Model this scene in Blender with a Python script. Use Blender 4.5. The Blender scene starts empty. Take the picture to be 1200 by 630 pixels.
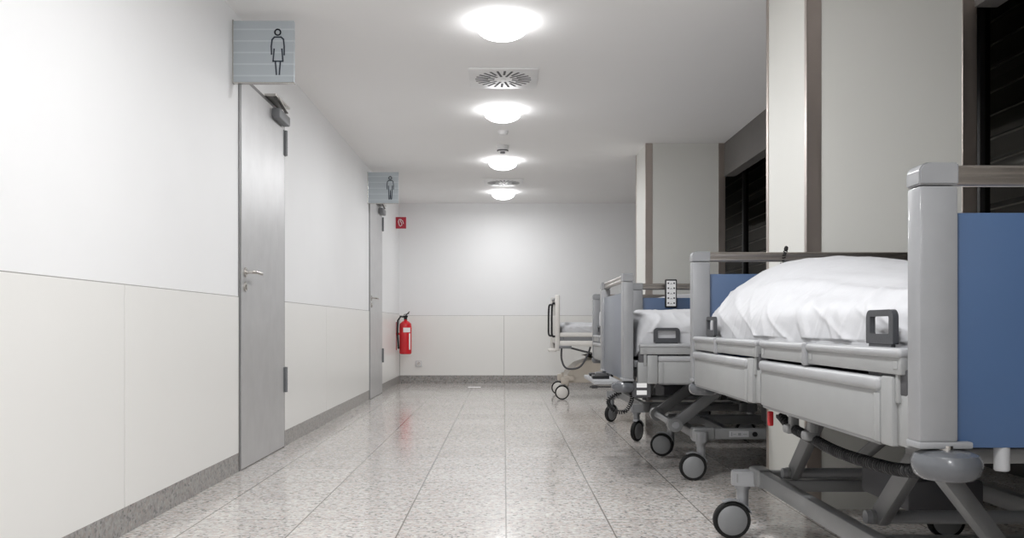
import bpy, bmesh, math, random
from mathutils import Vector, Matrix, noise
random.seed(5)
C = bpy.context.scene.collection
PI = math.pi
EYE = 0.775
CH = 2.415            # ceiling height
XL, XR, YF, YB = -1.41, 2.64, 11.48, -4.6

# ---------------------------------------------------------------- materials
def mat(name, col, rough=0.5, metal=0.0, noise_amt=0.04, scale=8.0, bump=0.0, bscale=60.0, emit=None, spec=0.5, coat=0.0):
    m = bpy.data.materials.new(name); m.use_nodes = True
    nt = m.node_tree; b = nt.nodes['Principled BSDF']
    b.inputs['Roughness'].default_value = rough
    b.inputs['Metallic'].default_value = metal
    b.inputs['Specular IOR Level'].default_value = spec
    b.inputs['Coat Weight'].default_value = coat
    tc = nt.nodes.new('ShaderNodeTexCoord')
    n = nt.nodes.new('ShaderNodeTexNoise'); n.inputs['Scale'].default_value = scale; n.inputs['Detail'].default_value = 4
    nt.links.new(tc.outputs['Object'], n.inputs['Vector'])
    r = nt.nodes.new('ShaderNodeValToRGB')
    lo = [max(0, c*(1-noise_amt)) for c in col]; hi = [min(1, c*(1+noise_amt)) for c in col]
    r.color_ramp.elements[0].position = .3; r.color_ramp.elements[1].position = .7
    r.color_ramp.elements[0].color = (*lo, 1); r.color_ramp.elements[1].color = (*hi, 1)
    nt.links.new(n.outputs['Fac'], r.inputs['Fac'])
    nt.links.new(r.outputs['Color'], b.inputs['Base Color'])
    if bump:
        n2 = nt.nodes.new('ShaderNodeTexNoise'); n2.inputs['Scale'].default_value = bscale
        nt.links.new(tc.outputs['Object'], n2.inputs['Vector'])
        bp = nt.nodes.new('ShaderNodeBump'); bp.inputs['Strength'].default_value = bump; bp.inputs['Distance'].default_value = .01
        nt.links.new(n2.outputs['Fac'], bp.inputs['Height']); nt.links.new(bp.outputs['Normal'], b.inputs['Normal'])
    if emit:
        b.inputs['Emission Color'].default_value = (*emit[0], 1); b.inputs['Emission Strength'].default_value = emit[1]
    return m

def granite(name, tiles, base, rough):
    m = bpy.data.materials.new(name); m.use_nodes = True
    nt = m.node_tree; N = nt.nodes; L = nt.links; b = N['Principled BSDF']
    tc = N.new('ShaderNodeTexCoord')
    def ramp(inp, stops):
        r = N.new('ShaderNodeValToRGB')
        els = r.color_ramp.elements
        while len(els) < len(stops): els.new(.5)
        for e, (p, c) in zip(els, stops): e.position = p; e.color = (c[0], c[1], c[2], 1)
        L.new(inp, r.inputs['Fac']); return r.outputs['Color']
    def mix(a, bb, mode, fac):
        x = N.new('ShaderNodeMix'); x.data_type = 'RGBA'; x.blend_type = mode
        if isinstance(fac, float): x.inputs[0].default_value = fac
        else: L.new(fac, x.inputs[0])
        L.new(a, x.inputs[6])
        if isinstance(bb, tuple): x.inputs[7].default_value = (*bb, 1)
        else: L.new(bb, x.inputs[7])
        return x.outputs[2]
    v = N.new('ShaderNodeTexVoronoi'); v.inputs['Scale'].default_value = 95
    L.new(tc.outputs['Object'], v.inputs['Vector'])
    sep = N.new('ShaderNodeSeparateColor'); L.new(v.outputs['Color'], sep.inputs[0])
    d = [c*.38 for c in base]; md = [c*.84 for c in base]; hi = [min(1, c*1.22) for c in base]
    pk = (base[0]*1.05, base[1]*.93, base[2]*.88)
    c1 = ramp(sep.outputs[0], [(0, d), (.16, md), (.38, pk), (.62, base), (1, hi)])
    n = N.new('ShaderNodeTexNoise'); n.inputs['Scale'].default_value = 35; n.inputs['Detail'].default_value = 6
    L.new(tc.outputs['Object'], n.inputs['Vector'])
    c2 = ramp(n.outputs['Fac'], [(.35, (.8, .8, .8)), (.65, (1.1, 1.1, 1.1))])
    col = mix(c1, c2, 'MULTIPLY', .8)
    b.inputs['Roughness'].default_value = rough
    if tiles:
        sx = N.new('ShaderNodeSeparateXYZ'); L.new(tc.outputs['Object'], sx.inputs[0])
        def M(op, a, k):
            x = N.new('ShaderNodeMath'); x.operation = op
            if isinstance(a, (int, float)): x.inputs[0].default_value = a
            else: L.new(a, x.inputs[0])
            if k is not None:
                if isinstance(k, (int, float)): x.inputs[1].default_value = k
                else: L.new(k, x.inputs[1])
            return x.outputs[0]
        def line(o, off, w):
            t = M('DIVIDE', M('SUBTRACT', o, off), .4035)
            f = M('ABSOLUTE', M('SUBTRACT', M('FRACT', M('ADD', t, .5), None), .5), None)
            return M('LESS_THAN', f, w/.4035/2)
        gx = line(sx.outputs[0], .008, .0062); gy = line(sx.outputs[1], 3.41, .0055)
        # per tile shade
        w = N.new('ShaderNodeTexWhiteNoise'); w.noise_dimensions = '2D'
        cmb = N.new('ShaderNodeCombineXYZ')
        L.new(M('FLOOR', M('DIVIDE', M('SUBTRACT', sx.outputs[0], .008), .4035), None), cmb.inputs[0])
        L.new(M('FLOOR', M('DIVIDE', M('SUBTRACT', sx.outputs[1], 3.41), .4035), None), cmb.inputs[1])
        L.new(cmb.outputs[0], w.inputs['Vector'])
        col = mix(col, ramp(w.outputs['Value'], [(0, (.90, .89, .885)), (1, (1.05, 1.05, 1.05))]), 'MULTIPLY', .8)
        col = mix(col, (.16, .145, .13), 'MIX', M('MULTIPLY', gx, .9))
        col = mix(col, (.2, .19, .175), 'MIX', M('MULTIPLY', gy, .8))
        n3 = N.new('ShaderNodeTexNoise'); n3.inputs['Scale'].default_value = 2.5; n3.inputs['Detail'].default_value = 3
        L.new(tc.outputs['Object'], n3.inputs['Vector'])
        rr = N.new('ShaderNodeMapRange'); rr.inputs[3].default_value = rough*.75; rr.inputs[4].default_value = rough*1.3
        L.new(n3.outputs['Fac'], rr.inputs[0]); L.new(rr.outputs[0], b.inputs['Roughness'])
    L.new(col, b.inputs['Base Color'])
    return m

def striped(name, col, col2, period):
    m = mat(name, col, .35)
    nt = m.node_tree; b = nt.nodes['Principled BSDF']; tc = nt.nodes.new('ShaderNodeTexCoord')
    w = nt.nodes.new('ShaderNodeTexWave'); w.bands_direction = 'Z'; w.inputs['Scale'].default_value = PI*2/period/20*1.0
    w.inputs['Distortion'].default_value = 0
    nt.links.new(tc.outputs['Object'], w.inputs['Vector'])
    r = nt.nodes.new('ShaderNodeValToRGB'); r.color_ramp.elements[0].position = .93; r.color_ramp.elements[1].position = 1
    r.color_ramp.elements[0].color = (*col, 1); r.color_ramp.elements[1].color = (*col2, 1)
    nt.links.new(w.outputs['Fac'], r.inputs['Fac']); nt.links.new(r.outputs['Color'], b.inputs['Base Color'])
    return m

def brushed(name, col, rough, axis_scale=(4, 4, 300), metal=1.0):
    m = mat(name, col, rough, metal)
    nt = m.node_tree; b = nt.nodes['Principled BSDF']; tc = nt.nodes.new('ShaderNodeTexCoord')
    mp = nt.nodes.new('ShaderNodeMapping'); mp.inputs['Scale'].default_value = axis_scale
    n = nt.nodes.new('ShaderNodeTexNoise'); n.inputs['Scale'].default_value = 2; n.inputs['Detail'].default_value = 3
    nt.links.new(tc.outputs['Object'], mp.inputs['Vector']); nt.links.new(mp.outputs[0], n.inputs['Vector'])
    rr = nt.nodes.new('ShaderNodeMapRange'); rr.inputs[3].default_value = rough*.8; rr.inputs[4].default_value = rough*1.25
    nt.links.new(n.outputs['Fac'], rr.inputs[0]); nt.links.new(rr.outputs[0], b.inputs['Roughness'])
    return m

M_wall = mat('wall_paint', (.86, .865, .87), .55, noise_amt=.008, scale=3)
M_dado = mat('dado_laminate', (.83, .825, .80), .28, noise_amt=.006, scale=2)
M_gap = mat('joint_shadow', (.34, .33, .31), .8)
M_ceil = mat('ceiling_paint', (.89, .885, .88), .8, noise_amt=.006, scale=2)
M_col = mat('column_panel', (.67, .668, .63), .5, noise_amt=.01, scale=3)
M_floor = granite('granite_floor', True, (.53, .515, .495), .12)
M_skirt = granite('granite_skirting', False, (.31, .305, .295), .3)
M_steel = brushed('stainless_trim', (.50, .44, .40), .36, (20, 20, 1))
M_door = brushed('door_steel', (.58, .58, .585), .38, (20, 20, 2), .55)
M_doorf = mat('door_frame_steel', (.22, .22, .22), .4, .6)
M_chrome = mat('satin_chrome', (.55, .53, .50), .25, 1.0)
M_dkmetal = mat('dark_metal', (.10, .10, .105), .4, .5)
M_black = mat('black_plastic', (.008, .008, .009), .45, spec=.3)
M_frame_blk = mat('window_frame_black', (.012, .011, .011), .5)
M_louvre = mat('louvre_slat', (.10, .09, .078), .6)
M_bulk = mat('bulkhead_paint', (.13, .122, .115), .8)
M_night = mat('night_backdrop', (.004, .004, .004), .9)
M_sign = striped('frosted_sign', (.45, .50, .535), (.56, .61, .64), .06)
M_ink = mat('sign_ink', (.02, .03, .05), .5)
M_red = mat('extinguisher_red', (.62, .012, .02), .25, noise_amt=.05)
M_sred = mat('fire_sign_red', (.42, .01, .03), .4)
M_white = mat('white_plastic', (.80, .80, .80), .4)
M_lamp = mat('lamp_diffuser', (1, 1, 1), .4, emit=((.985, .99, 1.0), 15.0))
M_lampB = mat('lamp_diffuser_near', (1, 1, 1), .4, emit=((.985, .99, 1.0), 22.0))
M_post = mat('bed_post_grey', (.235, .24, .25), .38, noise_amt=.03, scale=20, coat=.2)
M_postL = mat('bed_plastic_edge', (.33, .335, .345), .35, noise_amt=.03)
M_rail = mat('bed_rail_grey', (.265, .27, .27), .40, noise_amt=.03, scale=12)
M_railtop = mat('bed_rail_top_grey', (.31, .315, .325), .32)
M_brk = mat('bed_bracket_grey', (.17, .175, .185), .42)
M_frame = mat('bed_frame_paint', (.175, .178, .18), .38, .25, noise_amt=.03)
M_arm = mat('bed_arm_paint', (.135, .137, .14), .42, .25)
M_under = mat('bed_underside_dark', (.05, .05, .055), .6)
M_bump = mat('bumper_grey', (.085, .09, .10), .25, coat=.3)
M_blue = mat('bed_panel_blue', (.032, .074, .168), .45, noise_amt=.05, scale=3)
M_greyp = mat('bed_panel_grey', (.165, .18, .21), .45, noise_amt=.03)
M_tube = mat('handle_tube_steel', (.40, .365, .335), .3, 1.0)
M_grip = mat('grip_charcoal', (.035, .037, .042), .5, bump=.1, bscale=300)
M_tyre = mat('tyre_rubber', (.008, .008, .008), .75, spec=.25)
M_hub = mat('wheel_hub_grey', (.19, .195, .20), .4)
M_caster = mat('caster_grey', (.24, .245, .255), .3, .3)
M_beige = mat('bed_beige', (.50, .45, .385), .45)
M_beigeL = mat('bed_beige_light', (.62, .60, .57), .45)
M_redtip = mat('lever_red', (.45, .01, .015), .4)
M_sheet = mat('white_sheet', (.50, .505, .525), .62, noise_amt=.015, scale=6, bump=.12, bscale=35)
M_paper = mat('paper_white', (.9, .9, .9), .6)

# glass
M_glass = bpy.data.materials.new('window_glass'); M_glass.use_nodes = True
nt = M_glass.node_tree
for n in list(nt.nodes): nt.nodes.remove(n)
o_ = nt.nodes.new('ShaderNodeOutputMaterial'); mx = nt.nodes.new('ShaderNodeMixShader')
tr = nt.nodes.new('ShaderNodeBsdfTransparent'); tr.inputs[0].default_value = (.5, .5, .48, 1)
gl = nt.nodes.new('ShaderNodeBsdfGlossy'); gl.inputs['Roughness'].default_value = .02; gl.inputs[0].default_value = (.42, .41, .39, 1)
fr = nt.nodes.new('ShaderNodeFresnel'); fr.inputs[0].default_value = 1.38
nt.links.new(fr.outputs[0], mx.inputs[0]); nt.links.new(tr.outputs[0], mx.inputs[1]); nt.links.new(gl.outputs[0], mx.inputs[2])
nt.links.new(mx.outputs[0], o_.inputs[0])

# ---------------------------------------------------------------- mesh helper
class MB:
    def __init__(s): s.bm = bmesh.new()
    def _merge(s, t):
        me = bpy.data.meshes.new('t'); t.to_mesh(me); t.free(); s.bm.from_mesh(me); bpy.data.meshes.remove(me); return s
    def box(s, x0, x1, y0, y1, z0, z1, bev=0.0, seg=2, mtx=None):
        t = bmesh.new(); bmesh.ops.create_cube(t, size=1)
        x0, x1 = min(x0, x1), max(x0, x1); y0, y1 = min(y0, y1), max(y0, y1); z0, z1 = min(z0, z1), max(z0, z1)
        for v in t.verts:
            v.co = Vector((x0+(v.co.x+.5)*(x1-x0), y0+(v.co.y+.5)*(y1-y0), z0+(v.co.z+.5)*(z1-z0)))
        if bev: bmesh.ops.bevel(t, geom=t.edges[:], offset=bev, segments=seg, affect='EDGES', profile=.5)
        if mtx: bmesh.ops.transform(t, matrix=mtx, verts=t.verts)
        return s._merge(t)
    def bar(s, p0, p1, w, h, bev=.003, up=Vector((0, 0, 1))):
        p0, p1 = Vector(p0), Vector(p1); d = p1-p0; L = d.length; d.normalize()
        side = up.cross(d); side.normalize(); u2 = d.cross(side)
        m = Matrix((d, side, u2)).transposed().to_4x4(); m.translation = p0
        return s.box(0, L, -w/2, w/2, -h/2, h/2, bev, 2, m)
    def cyl(s, p0, p1, r, seg=20, r2=None, bev=0):
        p0, p1 = Vector(p0), Vector(p1); d = p1-p0; L = d.length
        t = bmesh.new(); bmesh.ops.create_cone(t, cap_ends=True, segments=seg, radius1=r, radius2=r if r2 is None else r2, depth=L)
        if bev:
            es = [e for e in t.edges if len(e.link_faces) == 2 and any(len(f.verts) > 4 for f in e.link_faces)]
            bmesh.ops.bevel(t, geom=es, offset=bev, segments=2, affect='EDGES')
        m = d.to_track_quat('Z', 'Y').to_matrix().to_4x4(); m.translation = (p0+p1)/2
        bmesh.ops.transform(t, matrix=m, verts=t.verts); return s._merge(t)
    def tube(s, pts, r, seg=8, caps=True):
        pts = [Vector(p) for p in pts]; t = bmesh.new(); rings = []; n = None
        for i, p in enumerate(pts):
            d = (pts[min(i+1, len(pts)-1)]-pts[max(i-1, 0)]).normalized()
            if n is None:
                n = d.orthogonal().normalized()
            else:
                n = (n-d*n.dot(d)).normalized()
            b = d.cross(n)
            rings.append([t.verts.new(p+(n*math.cos(a)+b*math.sin(a))*r) for a in [2*PI*k/seg for k in range(seg)]])
        for a, b in zip(rings, rings[1:]):
            for k in range(seg): t.faces.new((a[k], a[(k+1) % seg], b[(k+1) % seg], b[k]))
        if caps: t.faces.new(rings[0][::-1]); t.faces.new(rings[-1])
        return s._merge(t)
    def lathe(s, prof, seg=32, mtx=None):
        t = bmesh.new(); rings = []
        for r, z in prof:
            rings.append([t.verts.new((r*math.cos(2*PI*k/seg), r*math.sin(2*PI*k/seg), z)) for k in range(seg)])
        for a, b in zip(rings, rings[1:]):
            for k in range(seg): t.faces.new((a[k], a[(k+1) % seg], b[(k+1) % seg], b[k]))
        t.faces.new(rings[0][::-1]); t.faces.new(rings[-1])
        if mtx: bmesh.ops.transform(t, matrix=mtx, verts=t.verts)
        return s._merge(t)
    def prism(s, pts, axis, a0, a1, bev=0):
        """polygon pts in the plane normal to axis ('x': (y,z); 'y': (x,z); 'z': (x,y))"""
        t = bmesh.new()
        def P(p, a): return {'x': (a, p[0], p[1]), 'y': (p[0], a, p[1]), 'z': (p[0], p[1], a)}[axis]
        v0 = [t.verts.new(P(p, a0)) for p in pts]; v1 = [t.verts.new(P(p, a1)) for p in pts]
        t.faces.new(v0); t.faces.new(v1[::-1])
        for k in range(len(pts)): t.faces.new((v0[k], v1[k], v1[(k+1) % len(pts)], v0[(k+1) % len(pts)]))
        bmesh.ops.recalc_face_normals(t, faces=t.faces)
        if bev: bmesh.ops.bevel(t, geom=t.edges[:], offset=bev, segments=2, affect='EDGES')
        return s._merge(t)
    def build(s, name, m, parent=None, label=None):
        me = bpy.data.meshes.new(name)
        bmesh.ops.recalc_face_normals(s.bm, faces=s.bm.faces)
        s.bm.to_mesh(me); s.bm.free(); me.materials.append(m)
        me.shade_smooth(); me.set_sharp_from_angle(angle=math.radians(35))
        o = bpy.data.objects.new(name, me); C.objects.link(o)
        if parent: o.parent = parent
        if label: o['label'] = label
        return o

def tag(o, label, cat, group=None):
    o['label'] = label; o['category'] = cat
    if group: o['group'] = group
    return o
def empty(name, loc, rz, label, cat, group=None):
    o = bpy.data.objects.new(name, None); C.objects.link(o); o.empty_display_size = .1
    o.location = loc; o.rotation_euler = (0, 0, rz); return tag(o, label, cat, group)
def struct(o): o['kind'] = 'structure'; return o
def S(name, m, *boxes, parent=None):
    b = MB()
    for bx in boxes: b.box(*bx)
    o = b.build(name, m, parent)
    return struct(o) if not parent else o

# ---------------------------------------------------------------- room shell
S('floor', M_floor, (XL-.1, XR+.6, YB-.1, YF+.1, -.1, 0))
S('ceiling', M_ceil, (XL-.1, 2.08, YB-.1, YF+.1, CH, CH+.1))
S('wall_left', M_wall, (XL-.12, XL, YB, YF, 0, CH))
S('wall_back', M_wall, (XL-.12, XR+.1, YF, YF+.12, 0, 3.05))
S('wall_front', M_wall, (XL-.12, XR+.1, YB-.12, YB, 0, 3.05))
# dado panels (thin laminated boards above the skirting), gaps between them read as joints
D1 = (4.545, 5.435); D2 = (8.93, 9.80)
DZ = .925
joints = [YB, -2.0, .6, 3.165, D1[0]-.02, None, D1[1]+.02, 6.76, D2[0]-.02, None, D2[1]+.02, YF-.006]
b = MB()
segs = []
for a, c in zip(joints, joints[1:]):
    if a is None or c is None: continue
    segs.append((a, c)); b.box(XL-.002, XL+.004, a+.003, c-.003, .10, DZ, .001, 1)
struct(b.build('trim_1', M_dado))
b = MB(); xs = [XL+.006, 0.0, 1.42, XR-.01]
for a, c in zip(xs, xs[1:]): b.box(a+.0025, c-.0025, YF-.004, YF+.002, .10, DZ-.02, .001, 1)
struct(b.build('trim_2', M_dado))
b = MB()
for a, c in segs: b.box(XL-.001, XL+.0015, a, c, .10, DZ+.004)
b.box(XL, XR, YF-.0015, YF+.001, .1, DZ-.016)
struct(b.build('trim_3', M_gap))
b = MB()
for a, c in ((YB, D1[0]-.02), (D1[1]+.02, D2[0]-.02), (D2[1]+.02, YF)): b.box(XL-.002, XL+.003, a, c, 0, .103)
struct(b.build('baseboard_left', M_skirt))
S('baseboard_back', M_skirt, (XL, XR, YF-.005, YF+.002, 0, .103))

# columns
def column(n, y0, y1):
    x0, x1 = 1.28, 1.99
    struct_o = MB().box(x0, x1, y0, y1, .0, CH).build('wall_column_%d' % n, M_col); struct(struct_o)
    w, t = .058, .004
    for (cx, sx) in ((x0, 1), (x1, -1)):
        for (cy, sy) in ((y0, 1), (y1, -1)):
            b = MB()
            b.box(cx-sx*t, cx+sx*w, cy-sy*t, cy, .0, CH, .001, 1)
            b.box(cx-sx*t, cx, cy-sy*t, cy+sy*(w*.45), .0, CH, .001, 1)
            b.build('corner_trim', M_steel, struct_o)
column(1, 3.60, 4.15); column(2, 7.69, 8.26); column(3, -.62, -.05)

# window wall: bulkhead, frame, glass, outside louvres
S('trim_4', M_bulk, (1.985, 2.08, 4.152, 7.688, 2.115, CH), (1.985, 2.08, 8.262, YF, 2.115, CH), (1.985, 2.08, -.048, 3.598, 2.115, CH), (1.985, 2.08, YB, -.622, 2.115, CH))
S('trim_6', M_frame_blk, (1.99, XR+.7, YB-.1, YF+.1, 3.05, 3.12), (1.99, 2.08, YB, YF, CH+.1, 3.05))
wf = MB()
ys = [YB+1.17*k for k in range(14)] + [YF]
ys = [y for y in ys if y <= YF]
for y in ys: wf.box(XR, XR+.06, y-.025, y+.025, 0, 3.05, .003)
wf.box(XR, XR+.06, YB, YF, 0, .08, .003); wf.box(XR, XR+.06, YB, YF, 2.99, 3.05, .003); 
w = struct(wf.build('window_1', M_frame_blk))
for k, (a, c) in enumerate(zip(ys, ys[1:])):
    pb = MB(); pb.bm.faces.new([pb.bm.verts.new(q) for q in ((XR+.03, a+.02, .07), (XR+.03, a+.02, 3.0), (XR+.03, c-.02, 3.0), (XR+.03, c-.02, .07))])
    pn_ = pb.build('pane', M_glass, w)
    if pn_.data.polygons[0].normal.x > 0: pn_.data.flip_normals()
lv = MB()
for k in range(22):
    z = .06+k*.135
    lv.box(-.07, .07, YB, YF, -.004, .004, 0, 1, Matrix.Translation((XR+.24, 0, z)) @ Matrix.Rotation(math.radians(28), 4, 'Y'))
for y in ys[::2]: lv.box(XR+.34, XR+.38, y-.02, y+.02, 0, 3.0)
lo = struct(lv.build('trim_5', M_louvre))
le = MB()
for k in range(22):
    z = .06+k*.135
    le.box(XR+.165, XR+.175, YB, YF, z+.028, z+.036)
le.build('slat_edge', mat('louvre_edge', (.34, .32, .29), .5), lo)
S('backdrop_right', M_night, (XR+.6, XR+.7, YB-1, YF+1, -.1, 3.0))  # added dark plane standing in for the night outside, not a wall

# ---------------------------------------------------------------- doors
def door(n, y0, y1):
    top = 2.10
    f = MB()
    f.box(XL-.03, XL+.008, y0-.02, y0, 0, top+.02, .001, 1); f.box(XL-.03, XL+.008, y1, y1+.02, 0, top+.02, .001, 1)
    f.box(XL-.03, XL+.008, y0-.02, y1+.02, top, top+.02, .001, 1)
    fr = struct(f.build('door_%d' % n, M_doorf))
    leaf = MB().box(XL-.03, XL+.012, y0+.003, y1-.003, .006, top-.003, .002, 1).build('door_leaf', M_door, fr)
    x = XL+.012
    h = MB(); yy = y0+.062; z = 1.062
    h.cyl((x, yy, z), (x+.008, yy, z), .027, 24, bev=.002)
    h.tube([(x+.006, yy, z), (x+.04, yy, z), (x+.052, yy+.012, z), (x+.055, yy+.03, z), (x+.055, yy+.125, z-.002)], .0095, 12)
    h.build('door_handle', M_chrome, fr)
    k = MB(); z = .985
    k.cyl((x, yy, z), (x+.008, yy, z), .027, 24, bev=.002); k.box(x+.008, x+.012, yy-.004, yy+.004, z-.018, z+.01, .001, 1)
    k.build('lock_rosette', M_chrome, fr)
    for zc in (.43, 1.935):
        g = MB(); g.cyl((XL+.020, y1+.006, zc-.08), (XL+.020, y1+.006, zc+.08), .0105, 14, bev=.001)
        for q in (-.027, .027): g.cyl((XL+.020, y1+.006, zc+q-.001), (XL+.020, y1+.006, zc+q+.001), .0115, 14)
        g.box(XL+.006, XL+.014, y1-.03, y1+.035, zc-.08, zc+.08, .001, 1)
        g.build('hinge', M_brk, fr)
    cl = MB(); cl.box(x, x+.05, y1-.30, y1-.05, top-.075, top-.015, .008)
    c = cl.build('door_closer', M_brk, fr)
    a = MB(); a.bar((x+.045, y1-.12, top-.005), (x+.055, y1-.36, top+.025), .02, .008, .001); a.box(x-.01, x+.06, y1-.42, y1-.10, top+.022, top+.037, .002, 1)
    a.build('closer_arm', M_chrome, c)
    return fr
door(1, *D1); door(2, *D2)

# ---------------------------------------------------------------- signs
def strokes(b, polys, y, w, ox, oz, k):
    for P in polys:
        pts = [Vector((ox+p[0]*k, y, oz-p[1]*k)) for p in P]
        for a, c in zip(pts, pts[1:]):
            d = (c-a); L = d.length; d.normalize(); n = Vector((-d.z, 0, d.x))*w/2
            aa = a-d*w*.4; cc = c+d*w*.4
            vs = [s.bm_v(b, q) for q in ()] if False else [b.bm.verts.new(q) for q in (aa+n, aa-n, cc-n, cc+n)]
            b.bm.faces.new(vs)
def circ(cx, cy, r, n=20): return [(cx+r*math.cos(2*PI*i/n), cy+r*math.sin(2*PI*i/n)) for i in range(n+1)]
WOMAN = [circ(218, 95, 11), [(194, 180), (193, 150), (196, 124), (205, 114), (231, 114), (240, 122), (243, 150), (243, 182)],
         [(204, 160), (200, 207), (238, 207), (234, 160)], [(209, 210), (213, 258)], [(228, 210), (224, 258)]]
MAN = [circ(218, 95, 11), [(194, 180), (193, 150), (196, 124), (205, 114), (231, 114), (240, 122), (243, 150), (243, 182)],
       [(204, 155), (208, 258)], [(234, 155), (229, 258)], [(219, 190), (215, 258)], [(219, 190), (223, 258)]]
def restroom_sign(y, picto, label):
    s0 = .32
    e = empty('restroom_sign', (XL, y, 0), 0, label, 'sign', None)
    p = MB().box(.002, s0, -.012, .012, 2.035, 2.355, .002, 1).build('sign_panel', M_sign, e)
    fr = MB().box(0, .006, -.016, .016, 2.03, 2.36, .001, 1).box(0, s0+.002, -.014, .014, 2.030, 2.036, .001, 1).build('edge_strip', M_chrome, e)
    b = MB(); k = 1/745.; strokes(b, picto, -.0132, .0078, -42*k, 2.355+50*k, k)
    b.build('pictogram', M_ink, e)
restroom_sign(4.44, WOMAN, 'square grey restroom sign with a woman outline above the nearest door')
restroom_sign(8.82, MAN, 'square grey restroom sign with a man outline above the farther door')
e = empty('fire_sign', (XL, 11.12, 0), 0, 'small red fire extinguisher sign projecting from wall near the far corner', 'sign')
MB().box(.0, .135, -.006, .006, 2.035, 2.185, .002, 1).build('sign_panel', M_sred, e)
b = MB(); 
strokes(b, [circ(0, 0, .001, 4)], -.0075, .001, .05, 2.1, 1)
strokes(b, [[(.045, .03), (.035, .06), (.045, .105), (.06, .12), (.08, .105), (.075, .07), (.06, .06), (.065, .03), (.045, .03)], [(.065, .03), (.09, .05), (.1, .085)]], -.0072, .009, 0, 2.185, 1)
b.build('pictogram', M_paper, e)

# ---------------------------------------------------------------- extinguisher, outlet
e = empty('fire_extinguisher', (XL+.125, 11.14, .40), 0, 'red fire extinguisher hung low on the left wall near the far corner', 'fire extinguisher')
MB().lathe([(.066, 0), (.078, .01), (.08, .03), (.08, .36), (.072, .40), (.045, .425), (.022, .435), (.022, .45)], 28).build('cylinder', M_red, e)
MB().cyl((0, 0, .45), (0, 0, .50), .022, 16).box(-.03, .03, -.015, .015, .48, .505, .004).bar((-.02, 0, .515), (.05, -.03, .53), .02, .008).build('valve', M_black, e)
MB().bar((0, 0, .50), (.055, -.035, .555), .02, .006).build('handle', M_black, e)
MB().tube([(0, 0, .48), (-.06, -.03, .49), (-.095, -.04, .44), (-.10, -.045, .30), (-.09, -.05, .14), (-.085, -.05, .07)], .012, 10).build('hose', M_black, e)
MB().lathe([(.0806, .30), (.0812, .302), (.0812, .348), (.0806, .35)], 28).build('seam_band', M_red, e)
MB().prism([(.0815*math.cos(a), .0815*math.sin(a)) for a in [math.radians(-105+10*k) for k in range(8)]]+[(.078*math.cos(a), .078*math.sin(a)) for a in [math.radians(-35-10*k) for k in range(8)]], 'z', .285, .345).build('paper_label', M_paper, e, 'white paper label')
MB().prism([(.0817*math.cos(a), .0817*math.sin(a)) for a in [math.radians(-50+8*k) for k in range(3)]]+[(.078*math.cos(a), .078*math.sin(a)) for a in [math.radians(-34-8*k) for k in range(3)]], 'z', .06, .27).build('side_label', M_paper, e, 'white vertical label strip')
MB().box(-.125, -.06, -.04, .04, .25, .28, .003).box(-.125, -.118, -.04, .04, .05, .42, .002).build('wall_bracket', M_red, e)
MB().box(-.05, -.01, -.06, -.05, .0, .03, .002).build('foot', M_black, e)
e = MB().box(-.043, .043, -.011, 0, -.043, .043, .003).build('wall_outlet', M_white); e.location = (-1.145, YF-.004, .262)
tag(e, 'small square white wall outlet low on the far wall', 'outlet')
MB().cyl((0, -.011, 0), (0, -.0125, 0), .024, 24).build('socket_cover', M_beigeL, e)
MB().bar((-.02, -.013, -.012), (.014, -.013, .02), .002, .003, 0).build('flash_mark', M_brk, e)
MB().box(-.035, .035, -.0125, -.011, -.035, -.033).box(-.035, .035, -.0125, -.011, .033, .035).box(-.035, -.033, -.0125, -.011, -.035, .035).box(.033, .035, -.0125, -.011, -.035, .035).build('cover_line', M_brk, e)
e = MB().box(-.08, .08, -.035, .035, 0, .003, .001, 1).build('floor_strip', M_paper); e.location = (-.37, 10.7, 0)  # thin flat white strip on the floor
tag(e, 'thin white strip lying on floor near the far wall', 'paper')

# ---------------------------------------------------------------- ceiling fittings
LY = [4.62, 6.50, 8.50, 10.50, 2.5, .5, -1.5, -3.5]
LN = ['round white ceiling light nearest the camera', 'round white ceiling light second from the camera, past the first vent', 'round white ceiling light third from camera, past the detectors', 'round white ceiling light farthest down the corridor']
for i, y in enumerate(LY):
    lb = LN[i] if i < 4 else 'round white ceiling light out of view over the camera end'
    e = empty('ceiling_light', (-.01, y, CH), 0, lb, 'ceiling light', 'ceiling lights along the corridor')
    MB().lathe([(.115, 0), (.12, -.002), (.12, -.006), (.11, -.008)][::-1], 40).build('base_plate', M_white, e)
    pr = [(.02, -.092)] + [(.138*math.sin(a), -.030-.062*math.cos(a)) for a in [PI/2*k/8 for k in range(2, 9)]] + [(.136, -.018), (.125, -.008)]
    MB().lathe(pr, 40).build('diffuser', M_lamp if 0 <= i < 4 else M_lampB, e)
    ld = bpy.data.lights.new('bulb', 'AREA'); ld.shape = 'DISK'; ld.size = .24; ld.energy = (16, 16.5, 16, 12.7, 28, 32, 29, 22)[i]; ld.color = (.985, .99, 1)
    lo_ = bpy.data.objects.new('bulb', ld); C.objects.link(lo_); lo_.location = (0, 0, -.096); lo_.parent = e
def vent(y, label):
    e = empty('ceiling_vent', (-.005, y, CH), 0, label, 'vent', 'ceiling vents')
    MB().box(-.225, .225, -.225, .225, -.010, 0, .003).build('plate', M_white, e)
    b = MB()
    for k in range(24):
        a = 2*PI*k/24+.06
        r0, r1 = (.06, .185) if k % 2 else (.10, .185)
        b.bar((r0*math.cos(a), r0*math.sin(a), -.0105), (r1*math.cos(a), r1*math.sin(a), -.0105), .015, .002, 0)
    b.build('slots', M_under, e)
    MB().cyl((0, 0, -.016), (0, 0, -.009), .02, 20, bev=.002).build('screw_cap', M_white, e)
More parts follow.
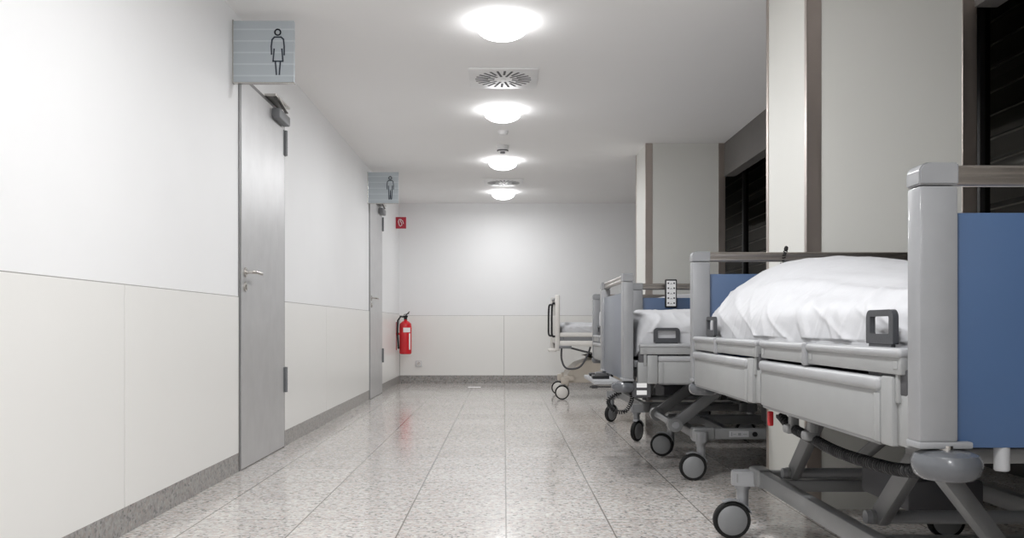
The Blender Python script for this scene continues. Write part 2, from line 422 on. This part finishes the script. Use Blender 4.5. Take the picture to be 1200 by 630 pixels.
vent(5.66, 'square white ceiling vent with radial slots, the nearer one'); vent(9.78, 'square white ceiling vent with radial slots, the farther one')
e = empty('ceiling_sensor', (-.01, 7.22, CH), 0, 'small plain white ceiling sensor just past the second light', 'sensor')
MB().lathe([(.045, 0), (.045, -.012), (.035, -.028), (.02, -.03)][::-1], 28).build('housing', M_white, e)
e = empty('smoke_detector', (-.012, 7.80, CH), 0, 'white smoke detector with dark underside slots between two ceiling lights', 'smoke detector')
MB().lathe([(.058, 0), (.058, -.022), (.054, -.03), (.05, -.05), (.035, -.055)][::-1], 28).build('housing', M_white, e)
MB().lathe([(.051, -.04), (.0525, -.042), (.051, -.05), (.049, -.051)][::-1], 28).build('slot_band', M_under, e)
MB().cyl((0, 0, -.07), (0, 0, -.05), .022, 16).build('lens', M_brk, e)

# ---------------------------------------------------------------- beds
def coil(pts, R, r, turns_per_m, seg=10):
    pts = [Vector(p) for p in pts]
    # smooth resample (Catmull-Rom)
    P = [pts[0]]+pts+[pts[-1]]; path = []
    for i in range(1, len(P)-2):
        for k in range(24):
            t = k/24; a, b_, c, d = P[i-1], P[i], P[i+1], P[i+2]
            path.append(.5*((2*b_)+(-a+c)*t+(2*a-5*b_+4*c-d)*t*t+(-a+3*b_-3*c+d)*t**3))
    path.append(pts[-1])
    L = sum((q-p).length for p, q in zip(path, path[1:]))
    n = int(L*turns_per_m*seg); out = []; acc = 0; j = 0
    cum = [0]
    for p, q in zip(path, path[1:]): cum.append(cum[-1]+(q-p).length)
    for i in range(n+1):
        s_ = L*i/n
        while j < len(cum)-2 and cum[j+1] < s_: j += 1
        t = (s_-cum[j])/max(1e-9, cum[j+1]-cum[j]); p = path[j].lerp(path[j+1], t); d = (path[j+1]-path[j]).normalized()
        u = d.cross(Vector((0.13, .2, 1))).normalized(); w_ = d.cross(u)
        a = 2*PI*i/seg; out.append(p+(u*math.cos(a)+w_*math.sin(a))*R)
    return out

def smooth(pts, n=10):
    pts = [Vector(p) for p in pts]; P = [pts[0]]+pts+[pts[-1]]; path = []
    for i in range(1, len(P)-2):
        for k in range(n):
            t = k/n; a, b_, c, d = P[i-1], P[i], P[i+1], P[i+2]
            path.append(.5*((2*b_)+(-a+c)*t+(2*a-5*b_+4*c-d)*t*t+(-a+3*b_-3*c+d)*t**3))
    path.append(pts[-1]); return path

def caster(root, x, y, ztop, ang, R=.0675, mats=None):
    """stem at x,y; wheel trails towards ang"""
    mc, mh = mats or (M_caster, M_hub)
    d = Vector((math.cos(ang), math.sin(ang), 0)); ax = Vector((-d.y, d.x, 0)) 
    base = Vector((x, y, 0)); wc = base+d*.048+Vector((0, 0, R))
    st = MB(); st.cyl((x, y, R-.01), (x, y, ztop), .0215, 20, bev=.003)
    st.cyl((x, y, ztop-.015), (x, y, ztop), .028, 20, bev=.002)
    # axle link from stem to wheel hub
    st.bar(base+Vector((0, 0, R)), wc+Vector((0, 0, 0)), .016, .03, .004)
    s_ = st.build('caster_stem', mc, root)
    side = ax*.030   # wheel set beside the stem
    wcc = wc+side
    m = ax.to_track_quat('Z', 'Y').to_matrix().to_4x4(); m.translation = wcc
    MB().lathe([(R-.014, -.014), (R-.004, -.0145), (R, -.009), (R, .009), (R-.004, .0145), (R-.014, .014)], 40, m).build('tyre', M_tyre, s_)
    MB().lathe([(.006, -.0185), (.02, -.018), (R-.016, -.0155), (R-.0125, -.013), (R-.0125, .013), (R-.016, .0155), (.02, .018), (.006, .0185)], 40, m).build('wheel_disc', mh, s_)
    # mudguard bracket over the wheel
    g = MB()
    pts = []
    for k in range(9):
        a = math.radians(20+k*12); pts.append(wcc+d*(-math.cos(a)*(R+.006))+Vector((0, 0, math.sin(a)*(R+.006))))
    for a_, c_ in zip(pts, pts[1:]): g.bar(a_, c_, .034, .004, 0, ax.cross((c_-a_).normalized()))
    g.build('wheel_guard', M_brk, s_)

def bed(name, loc, rz, label, panel_ms, dz, arms, sd, cang):
    """local x = length (+-.98), y = width (+-.495). panel_ms = (panel at -x, panel at +x)"""
    e = empty(name, loc, rz, label, 'hospital bed', 'hospital beds parked along the corridor')
    U, V = .98, .495
    zt = 1.078+dz
    for s, pm in ((-1, panel_ms[0]), (1, panel_ms[1])):
        uo, ui = s*U, s*(U-.052)
        pn = MB().box(s*(U-.037), s*(U-.015), -V+.066, V-.066, .545+dz, .986+dz, .003).build('end_panel', pm, e)
        for v in (-1, 1):
            p = MB().box(ui, uo, v*(V-.073), v*V, .557+dz, zt-.043, .006)
            p.box(s*(U-.054), s*(U+.001), v*(V-.10), v*(V+.001), .545+dz, .558+dz, .003)
            p.build('post', M_post, pn)
            # cap with rounded outer shoulder
            prof = []
            w0, w1 = (V-.0735), (V+.0008); zb = zt-.042; R = .018
            prof += [(v*w0, zb), (v*w0, zt)]
            for k in range(7):
                a = PI/2*(1-k/6); prof.append((v*(w1-R+R*math.cos(a)), zt-R+R*math.sin(a)))
            prof.append((v*w1, zb))
            MB().prism(prof, 'x', ui-s*.0008, uo+s*.0008, .003).build('post_cap', M_post, pn)
        t = MB()
        for zz in (zt-.012, zt-.031): 
            t.cyl((s*(U-.026), -V+.07, zz), (s*(U-.026), V-.07, zz), .0108, 18)
        t.box(s*(U-.034), s*(U-.018), -V+.07, V-.07, zt-.031, zt-.012)
        t.build('handle_tube', M_tube, pn)
        for v in (-1, 1):
            cx, cy = s*(U-.01), v*(V-.055); zb = .517+dz
            m = Matrix.Translation((cx, cy, zb))
            b = MB().lathe([(.02, -.028), (.045, -.028), (.056, -.02), (.061, -.006), (.061, .006), (.055, .018), (.04, .024), (.02, .026)], 36, m)
            o = b.build('corner_bumper', M_bump, e)
            MB().cyl((cx, cy, zb+.02), (cx, cy, zb+.034), .013, 12).build('bumper_pin', M_chrome, o)
            MB().cyl((s*(U-.03), v*(V-.17), .50+dz), (s*(U-.03), v*(V-.17), .55+dz), .014, 16, bev=.002).build('accessory_socket', M_postL, pn)
    # under frame of the lying surface
    f = MB()
    for v in (-1, 1): f.box(-U+.05, U-.05, v*.37, v*.41, .56+dz, .61+dz, .004)
    for u in (-.9, -.45, 0, .45, .9): f.box(u-.02, u+.02, -.41, .41, .565+dz, .605+dz, .003)
    f.build('upper_frame', M_under, e)
    MB().box(-U+.06, U-.06, -.44, .44, .612+dz, .645+dz, .004).build('mattress_platform', M_brk, e)
    # split side rails
    for v in (-1, 1):
        yo, yi = v*V, v*(V-.028)
        for (a, c) in ((-.915, -.055), (-.012, .905)):
            br = c-.095
            lo = MB().box(a, br-.006, yi, yo-v*.004, .535+dz, .655+dz, .004)
            lo.build('side_rail_panel', M_rail, e)
            tp = MB().box(a-.004, br-.004, yi-v*.002, yo+v*.004, .640+dz, .669+dz, .010, 3).build('side_rail_top', M_railtop, e)
            MB().box(a+.01, br-.01, yi-v*.002, yo-v*.006, .528+dz, .538+dz, .002, 1).build('side_rail_lip', M_frame, tp)
            bk = MB().box(br-.032, br-.004, yi-v*.003, yo-v*.001, .535+dz, .636+dz, .003)
            bk.box(br-.002, br+.05, yi-v*.004, yo-v*.002, .532+dz, .672+dz, .005)
            bk.box(br+.045, c, yi-v*.02, yo-v*.014, .535+dz, .640+dz, .004)
            bk.box(br+.052, br+.066, yi, yo-v*.008, .62+dz, .70+dz, .003)
            bk.build('rail_bracket', M_brk if name == 'x' else M_rail, e)
            MB().box(br+.02, c-.004, yi-v*.012, yo-v*.013, .635+dz, .688+dz, .004).build('rail_pivot', M_under, e)
            mid = a+(c-a)*.42
            for (p, q) in ((a, mid-.012), (mid+.012, c-.01)):
                u_ = MB().box(p, q, yi+v*.002, yo-v*.004, .677+dz, .716+dz, .003)
                u_.box(p+.012, p+.03, yo-v*.0045, yo-v*.0025, .688+dz, .704+dz, .0008, 1)
                u_.box(q-.03, q-.012, yo-v*.0045, yo-v*.0025, .688+dz, .704+dz, .0008, 1)
                uo_ = u_.build('upper_rail', M_rail, e)
                MB().box(p-.004, q+.004, yi-v*.001, yo+v*.003, .710+dz, .730+dz, .009, 3).build('upper_rail_top', M_railtop, uo_)
            MB().box(mid-.013, mid+.013, yi-v*.001, yo+v*.005, .672+dz, .732+dz, .006, 3).build('rail_clamp', M_post, e)
        # mattress grips
        for u in (-.72, .76):
            w, h = .065, .036; zc = .77+dz; yy = v*(V-.027)
            g = MB()
            def rr(w, h, r, n=6):
                out = []
                for (sx, sz, a0) in ((1, 1, 0), (-1, 1, PI/2), (-1, -1, PI), (1, -1, 1.5*PI)):
                    rad = r if sz > 0 else .004
                    for k in range(n+1):
                        a = a0+PI/2*k/n; out.append((sx*(w-rad)+rad*math.cos(a), sz*(h-rad)+rad*math.sin(a)))
                return out
            O = rr(w, h, .018); I = rr(w-.020, h-.0175, .004); t = g.bm; n = len(O)
            ring = {}
            for key, L_, yk in (('o0', O, -.006), ('o1', O, .006), ('i0', I, -.006), ('i1', I, .006)):
                ring[key] = [t.verts.new((u+p[0], yy+yk, zc+.002+p[1]+(0.0035 if key[0] == 'i' else 0))) for p in L_]
            for k in range(n):
                k2 = (k+1) % n
                for A, B in (('o0', 'i0'), ('o1', 'i1'), ('o0', 'o1'), ('i0', 'i1')):
                    t.faces.new((ring[A][k], ring[A][k2], ring[B][k2], ring[B][k]))
            g.build('mattress_grip', M_grip, e)
            MB().box(u-.055, u+.055, yy-.005, yy+.005, .64+dz, zc-.033, .002, 1).build('grip_foot', M_grip, e)
    # base
    bf = MB()
    for v in (-1, 1): bf.box(-.50, .50, v*.31, v*.35, .195, .25, .006)
    bf.box(-.42, -.38, -.32, .32, .2, .24, .004); bf.box(.38, .42, -.32, .32, .2, .24, .004)
    bf.build('base_frame', M_frame, e)
    for u in (-1, 1):
        cb = MB().box(u*.545, u*.60, -.42, .42, .195, .24, .008)
        cb.build('cross_beam', M_frame, e)
        for v in (-1, 1):
            MB().box(u*.49, u*.61, v*.30, v*.36, .188, .256, .014, 3).build('beam_joint', M_frame, e)
            k = MB().prism([(u*.53, v*.34), (u*.61, v*.34), (u*.60, v*.415), (u*.585, v*.43), (u*.56, v*.43), (u*.545, v*.415)], 'z', .188, .242, .003)
            k.build('caster_block', M_caster, e)
            an = cang[(0 if u < 0 else 1)][(0 if v < 0 else 1)]
            caster(e, u*.572, v*.39, .19, an-rz)
    # lift arms
    for b0 in arms:
        t0 = b0+sd*.30
        for v in (-1, 1):
            A = Vector((b0, v*.26, .262)); B = Vector((t0, v*.26, .54+dz))
            MB().bar(A, B, .030, .058, .006).build('lift_arm', M_arm, e)
            MB().cyl((A.x, v*.235, A.z), (A.x, v*.29, A.z), .038 if sd < 0 else .02, 28, bev=.004).build('arm_pivot', M_frame, e)
            q = A.lerp(B, .8); MB().cyl((q.x, v*.276, q.z), (q.x, v*.281, q.z), .010, 6).build('arm_bolt', M_chrome, e)
        MB().cyl((b0, -.3, .262), (b0, .3, .262), .018, 16).build('cross_shaft', M_caster, e)
        MB().box(t0-.03, t0+.03, -.36, .36, .53+dz, .565+dz, .004).build('lift_crossbar', M_under, e)
    MB().box(-.20, .12, -.11, .11, .24, .33, .01).build('motor_housing', M_under, e)
    for v in (-1, 1):
        MB().cyl((-.25, v*.1, .33), (.12, v*.1, .52+dz), .02, 16).build('actuator', M_arm, e)
    return e

def sm(a, b, x):
    t = max(0, min(1, (x-a)/(b-a))); return t*t*(3-2*t)

def sheet(name, loc, rz, label, topf, u0=-.905, u1=.905, vh=.447, z0=.652, amp=.006, roundc=.11, group=None, seed=0., m=None):
    """draped mattress: closed lofted surface; topf(t,w) -> top height, t along 0..1, w across -1..1"""
    nu, nv = 240, 200
    t_ = bmesh.new(); rings = []
    for i in range(nu+1):
        t = i/nu
        # end rounding
        de = min(t, 1-t)*(u1-u0); er = 1.0
        if de < roundc: er = math.sqrt(max(0, 1-(1-de/roundc)**2))
        u = u0+(u1-u0)*t; ring = []
        vw = vh*(.93+.07*er)
        for j in range(nv):
            a = 2*PI*j/nv; ca, sa = math.cos(a), math.sin(a)
            n = 5.0
            r = (abs(ca)**n+abs(sa)**n)**(-1/n)
            w = ca*r; q = sa*r           # w across -1..1; q -1..1
            zt = topf(t, w)
            hh = (zt-z0)
            hh2 = hh*(.35+.65*er)
            z = z0+(q+1)/2*hh2
            y = w*vw
            p = Vector((u*3.2+seed, y*5.0, z*5.0))
            k = noise.noise(p)*amp+noise.noise(p*2.3)*amp*.5
            # creases running down the sides
            cr = 0
            for (fu, fz, ph, am) in ((6, 5.5, 0, 1.2), (11, -7, 4.1, .7), (4, 11, 8.7, .8)):
                q1 = 1-abs(noise.noise(Vector((u*fu+z*fz+seed+ph, y*6+ph, seed))))*5
                cr += max(0, q1)**2*amp*am*(.4+.6*abs(noise.noise(Vector((u*2+ph, z*5, y*3)))))
            side = .35+.65*sm(.6, .95, abs(w))
            off = k+cr*side
            if q > -.9:
                y += math.copysign(1, w)*off*(abs(w)**3); z += off*max(0, q)
            yy = max(-vh-.003, min(vh+.003, y)) if z < .74+.0 else y
            ring.append(t_.verts.new((u, yy, z)))
        rings.append(ring)
    for a, b in zip(rings, rings[1:]):
        for k in range(nv): t_.faces.new((a[k], a[(k+1) % nv], b[(k+1) % nv], b[k]))
    t_.faces.new(rings[0][::-1]); t_.faces.new(rings[-1])
    bmesh.ops.recalc_face_normals(t_, faces=t_.faces)
    me = bpy.data.meshes.new(name); t_.to_mesh(me); t_.free(); me.materials.append(m or M_sheet); me.shade_smooth()
    o = bpy.data.objects.new(name, me); C.objects.link(o); o.location = loc; o.rotation_euler = (0, 0, rz)
    return tag(o, label, 'bedding', group)

# --- bed A, nearest
zero = PI
LA = (1.267, 2.565, 0); RA = -PI/2
W = PI          # world direction of wheel trail: -X
bedA = bed('hospital_bed', LA, RA, 'grey hospital bed nearest the camera, large blue end board cut by right picture edge', (M_blue, M_blue), 0, (-.40, .28), 1, ((W, W), (W+.5, W)))
def topA(t, w):
    hill = (.185-.17*sm(.10, .98, t)**.85)*sm(-.02, .08, t)
    dome = max(0, 1-abs(w)**2.7)
    # the upper layer ends in a soft hem along the mattress edge
    hem = .010*math.exp(-((abs(w)-.80-.05*math.sin(t*9))/.05)**2)
    return .848 + hill*dome + hem
sheet('bed_cover', LA, RA, 'white cover bulging high over the mattress of the nearest hospital bed', topA, amp=.009, seed=2.0, roundc=.07, vh=.440)
for v in (-1,):
    MB().bar((.80, v*.374, .49), (.62, v*.11, .235), .024, .045, .004, Vector((0, 0, 1))).build('diagonal_brace', M_frame, bedA)
    MB().cyl((.79, v*.362, .474), (.819, v*.368, .474), .009, 6).build('brace_bolt', M_chrome, bedA)
    MB().box(.58, .66, -.18, .02, .19, .25, .006).build('brace_foot', M_frame, bedA)
    MB().box(.76, .90, -.42, .42, .505, .535, .004).build('end_crossbar', M_frame, bedA)
# hanging bits of bed A
v0 = -.463
lv_ = MB().bar((-.01, v0, .545), (-.01, v0, .515), .006, .010, .001); lo_ = lv_.build('release_lever', M_chrome, bedA)
MB().box(-.018, -.002, v0-.008, v0+.008, .472, .516, .004).build('lever_tip', M_redtip, lo_, 'red lever tip')
for u in (.16, .31):
    h = MB().box(u-.012, u+.012, v0+.0, v0+.025, .492, .548, .004).box(u-.028, u+.012, v0-.012, v0+.03, .470, .496, .008)
    h.build('hook', M_frame, bedA)
pts = [(.06, -.41, .515), (.14, -.405, .49), (.28, -.40, .478), (.45, -.40, .468), (.62, -.40, .470), (.78, -.40, .478), (.93, -.41, .50)]
MB().tube(coil([(p[0], p[1]-.045, p[2]-.004) for p in pts], .0115, .003, 85), .0034, 6).build('coiled_cable', M_black, bedA)
# cable looped over the far handle tube
pts = smooth([(-.955, -.12, 1.03), (-.94, -.11, 1.085), (-.965, -.10, 1.088), (-.975, -.105, 1.03), (-.94, -.13, 1.0), (-.90, -.18, .985)], 6)
MB().tube(coil([p for p in pts[::4]], .006, .002, 90), .0025, 6).build('handset_cable', M_black, bedA)

# --- bed B, crosswise behind column 1
LB = (1.565, 4.69, 0); RB = PI
bedB = bed('hospital_bed', LB, RB, 'grey hospital bed parked crosswise behind the first column, grey end board to corridor', (M_blue, M_greyp), -.045, (.68, .02), -1, ((W, W), (W-.35, W)))
sheet('mattress', LB, RB, 'white covered mattress on the crosswise bed behind the first column', lambda t, w: .845+.02*(1-abs(w)**3)+.012*math.sin(t*5), z0=.61, amp=.009, seed=9., roundc=.07)
MB().prism([(.96, -.30), (1.10, -.28), (1.10, .28), (.96, .30)], 'z', .470, .488, .003).build('linen_tray', M_postL, bedB)
for a_ in ((1.0, 1.08, -.2, -.13, .488, .505, .004), (1.0, 1.09, .05, .12, .488, .508, .004), (.99, 1.06, -.06, -.01, .488, .51, .004)): MB().box(*a_).build('tray_clip', M_black, bedB)
for z in (.468, .432):
    MB().box(.86, .91, .475, .481, z-.0, z+.022, .001, 1).build('tag_plate', M_paper, bedB, 'white tag plate')
MB().box(.84, .93, .462, .475, .42, .50, .002, 1).build('tag_holder', M_under, bedB)
pts = [(.98, .41, .44), (1.04, .40, .40), (1.01, .37, .345), (.95, .36, .34), (.92, .38, .40), (.93, .40, .45)]
MB().tube(coil(pts, .009, .003, 90), .003, 6).build('coiled_cable', M_black, bedB)
lb = MB().box(.32, .42, .3495, .3525, .207, .238, .001, 1).build('rating_label', M_postL, bedB, 'pale rating label')
MB().box(.405, .41, .3525, .3535, .212, .232).box(.385, .40, .3525, .3535, .220, .223).box(.36, .375, .3525, .3535, .216, .228).box(.33, .35, .3525, .3535, .22, .223).build('label_marks', M_brk, lb)
MB().cyl((.29, .35, .222), (.29, .356, .222), .013, 20).build('frame_plug', M_black, bedB)

# --- bed C, lengthwise behind B
LC = (1.275, 6.36, 0); RC = -PI/2+math.radians(1.3)
bedC = bed('hospital_bed', LC, RC, 'grey hospital bed with blue end boards parked lengthwise beyond the crosswise bed', (M_blue, M_blue), -.037, (-.42, .3), 1, ((W+.8, W), (W+.9, W)))
sheet('mattress', LC, RC, 'white covered mattress on the lengthwise bed beyond the crosswise bed', lambda t, w: .85+.03*(1-abs(w)**3)+.10*(1-sm(.05, .35, t))+.10*sm(.7, .95, t)*(1-abs(w)**4), z0=.62, amp=.007, seed=21., roundc=.07)

# hand control hanging on handle tube of bed C
hc = empty('hand_control', (1.045, 5.345, .885), 0, 'black framed hand control with symbol buttons hooked on a bed end handle', 'remote control')
MB().box(-.037, .037, -.012, .012, 0, .178, .006).build('casing', M_black, hc)
MB().box(-.029, .029, -.0135, -.0115, .010, .168, .001, 1).build('key_panel', M_white, hc)
kb = MB()
for r in range(5):
    for s in (-1, 1):
        z = .028+r*.031
        kb.box(s*.018-.005, s*.018+.005, -.0148, -.0132, z-.004, z+.006, .0006, 1)
        kb.bar((s*.006, -.0142, z-.006), (s*.002-.002*s, -.0142, z+.001), .0012, .0025, 0)
kb.build('symbol_keys', M_under, hc)
MB().box(-.02, .02, .0, .040, .150, .160, .002, 1).box(-.02, .02, .034, .040, .125, .16, .002, 1).build('hook', M_black, hc)

# --- bed D, beige, farthest
e = empty('hospital_bed', (1.50, 9.28, 0), 0, 'beige hospital bed farthest away in front of the far wall', 'hospital bed', 'hospital beds parked along the corridor')
U = .97
for s in (-1, 1):
    for v in (-1, 1):
        MB().box(s*(U-.05), s*U, v*.44, v*.40, .51, 1.09, .012, 3).build('end_post', M_beigeL, e)
    ep = MB().box(s*(U-.035), s*(U-.015), -.41, .41, .58, .88, .005).build('end_panel', M_beigeL, e)
    MB().cyl((s*(U-.025), -.42, 1.06), (s*(U-.025), .42, 1.06), .014, 16).build('handle_tube', M_brk, ep)
    for v in (-.43, .2):
        MB().tube(smooth([(s*U, v, .66), (s*(U+.03), v, .67), (s*(U+.035), v, .75), (s*(U+.03), v, .98), (s*U, v, 1.0)], 6), .011, 10).build('end_grip', M_black, ep)
    MB().box(s*(U-.02), s*(U+.07), -.42, -.34, .50, .535, .008).build('foot_bumper', M_beigeL, e)
for v in (-1, 1):
    MB().box(-U+.05, U-.05, v*.43, v*.41, .655, .70, .006).build('side_bar', M_beigeL, e)
    MB().box(-U+.05, U-.05, v*.44, v*.41, .56, .615, .006).build('side_bar', M_beigeL, e)
    MB().box(-U+.04, -U+.17, v*.445, v*.40, .535, .565, .004).box(-U+.05, -U+.09, v*.425, v*.40, .535, .70, .004).build('side_bracket', M_brk, e)
MB().box(-U+.06, U-.06, -.42, .42, .60, .66, .005).build('mattress_platform', M_brk, e)
MB().prism([(-.85+.0, .19), (-.80, .17), (.80, .17), (.85, .19), (.80, .33), (.5, .40), (-.5, .44), (-.72, .37), (-.82, .28)], 'y', -.30, .30, .008).build('base_cover', M_beige, e)
MB().prism([(-.6, .44), (-.4, .40), (-.3, .52), (-.1, .57), (.1, .57), (.3, .52), (.45, .41)], 'y', -.2, .2, .004).build('lift_column', M_beige, e)
for v in (-1, 1):
    MB().box(-.90, -.82, v*.36, v*.28, .155, .23, .01).box(-.86, -.76, v*.33, v*.22, .19, .25, .01).build('caster_arm', M_beige, e)
    caster(e, -.845, v*.33, .16, PI, .075, (M_beige, M_beigeL)); caster(e, .80, v*.33, .17, PI, .075, (M_beige, M_beigeL))
MB().bar((-.6, -.32, .13), (-.2, -.32, .13), .02, .015).box(-.58, -.52, -.36, -.30, .115, .145, .004).build('brake_pedal', M_under, e)
MB().tube(smooth([(-.90, -.40, .55), (-.90, -.41, .42), (-.85, -.42, .33), (-.72, -.42, .34), (-.64, -.42, .45), (-.60, -.40, .55)], 10), .010, 8).build('power_cable', M_under, e)
MB().tube(smooth([(-.84, -.38, .55), (-.65, -.40, .50), (-.5, -.42, .47), (-.3, -.40, .50), (-.1, -.38, .55)], 10), .010, 8).build('power_cable', M_under, e)
MB().tube(smooth([(-.56, -.41, .56), (-.52, -.42, .47), (-.35, -.42, .45), (0, -.40, .48)], 8), .009, 8).build('power_cable', M_under, e)
sheet('mattress', (1.50, 9.28, 0), 0, 'white mattress on the beige hospital bed by the far wall', lambda t, w: .795+.01*(1-abs(w)**3), u0=-.90, u1=.90, vh=.40, z0=.665, amp=.006, seed=31., roundc=.05)

# ---------------------------------------------------------------- camera, world
cam = bpy.data.cameras.new('camera'); co = bpy.data.objects.new('camera', cam); C.objects.link(co)
co.location = (0, 0, EYE); co.rotation_euler = (PI/2, 0, 0)
cam.sensor_width = 36; cam.lens = 30.0; cam.shift_x = 9.4/1200; cam.shift_y = 66/1200; cam.clip_start = .05
bpy.context.scene.camera = co
w = bpy.data.worlds.new('world'); bpy.context.scene.world = w; w.use_nodes = True
w.node_tree.nodes['Background'].inputs[0].default_value = (.01, .011, .014, 1); w.node_tree.nodes['Background'].inputs[1].default_value = .3
sc = bpy.context.scene
sc.view_settings.view_transform = 'Standard'; sc.view_settings.look = 'None'; sc.view_settings.exposure = 0; sc.view_settings.gamma = 1.07
sc.cycles.max_bounces = 12; sc.cycles.diffuse_bounces = 8
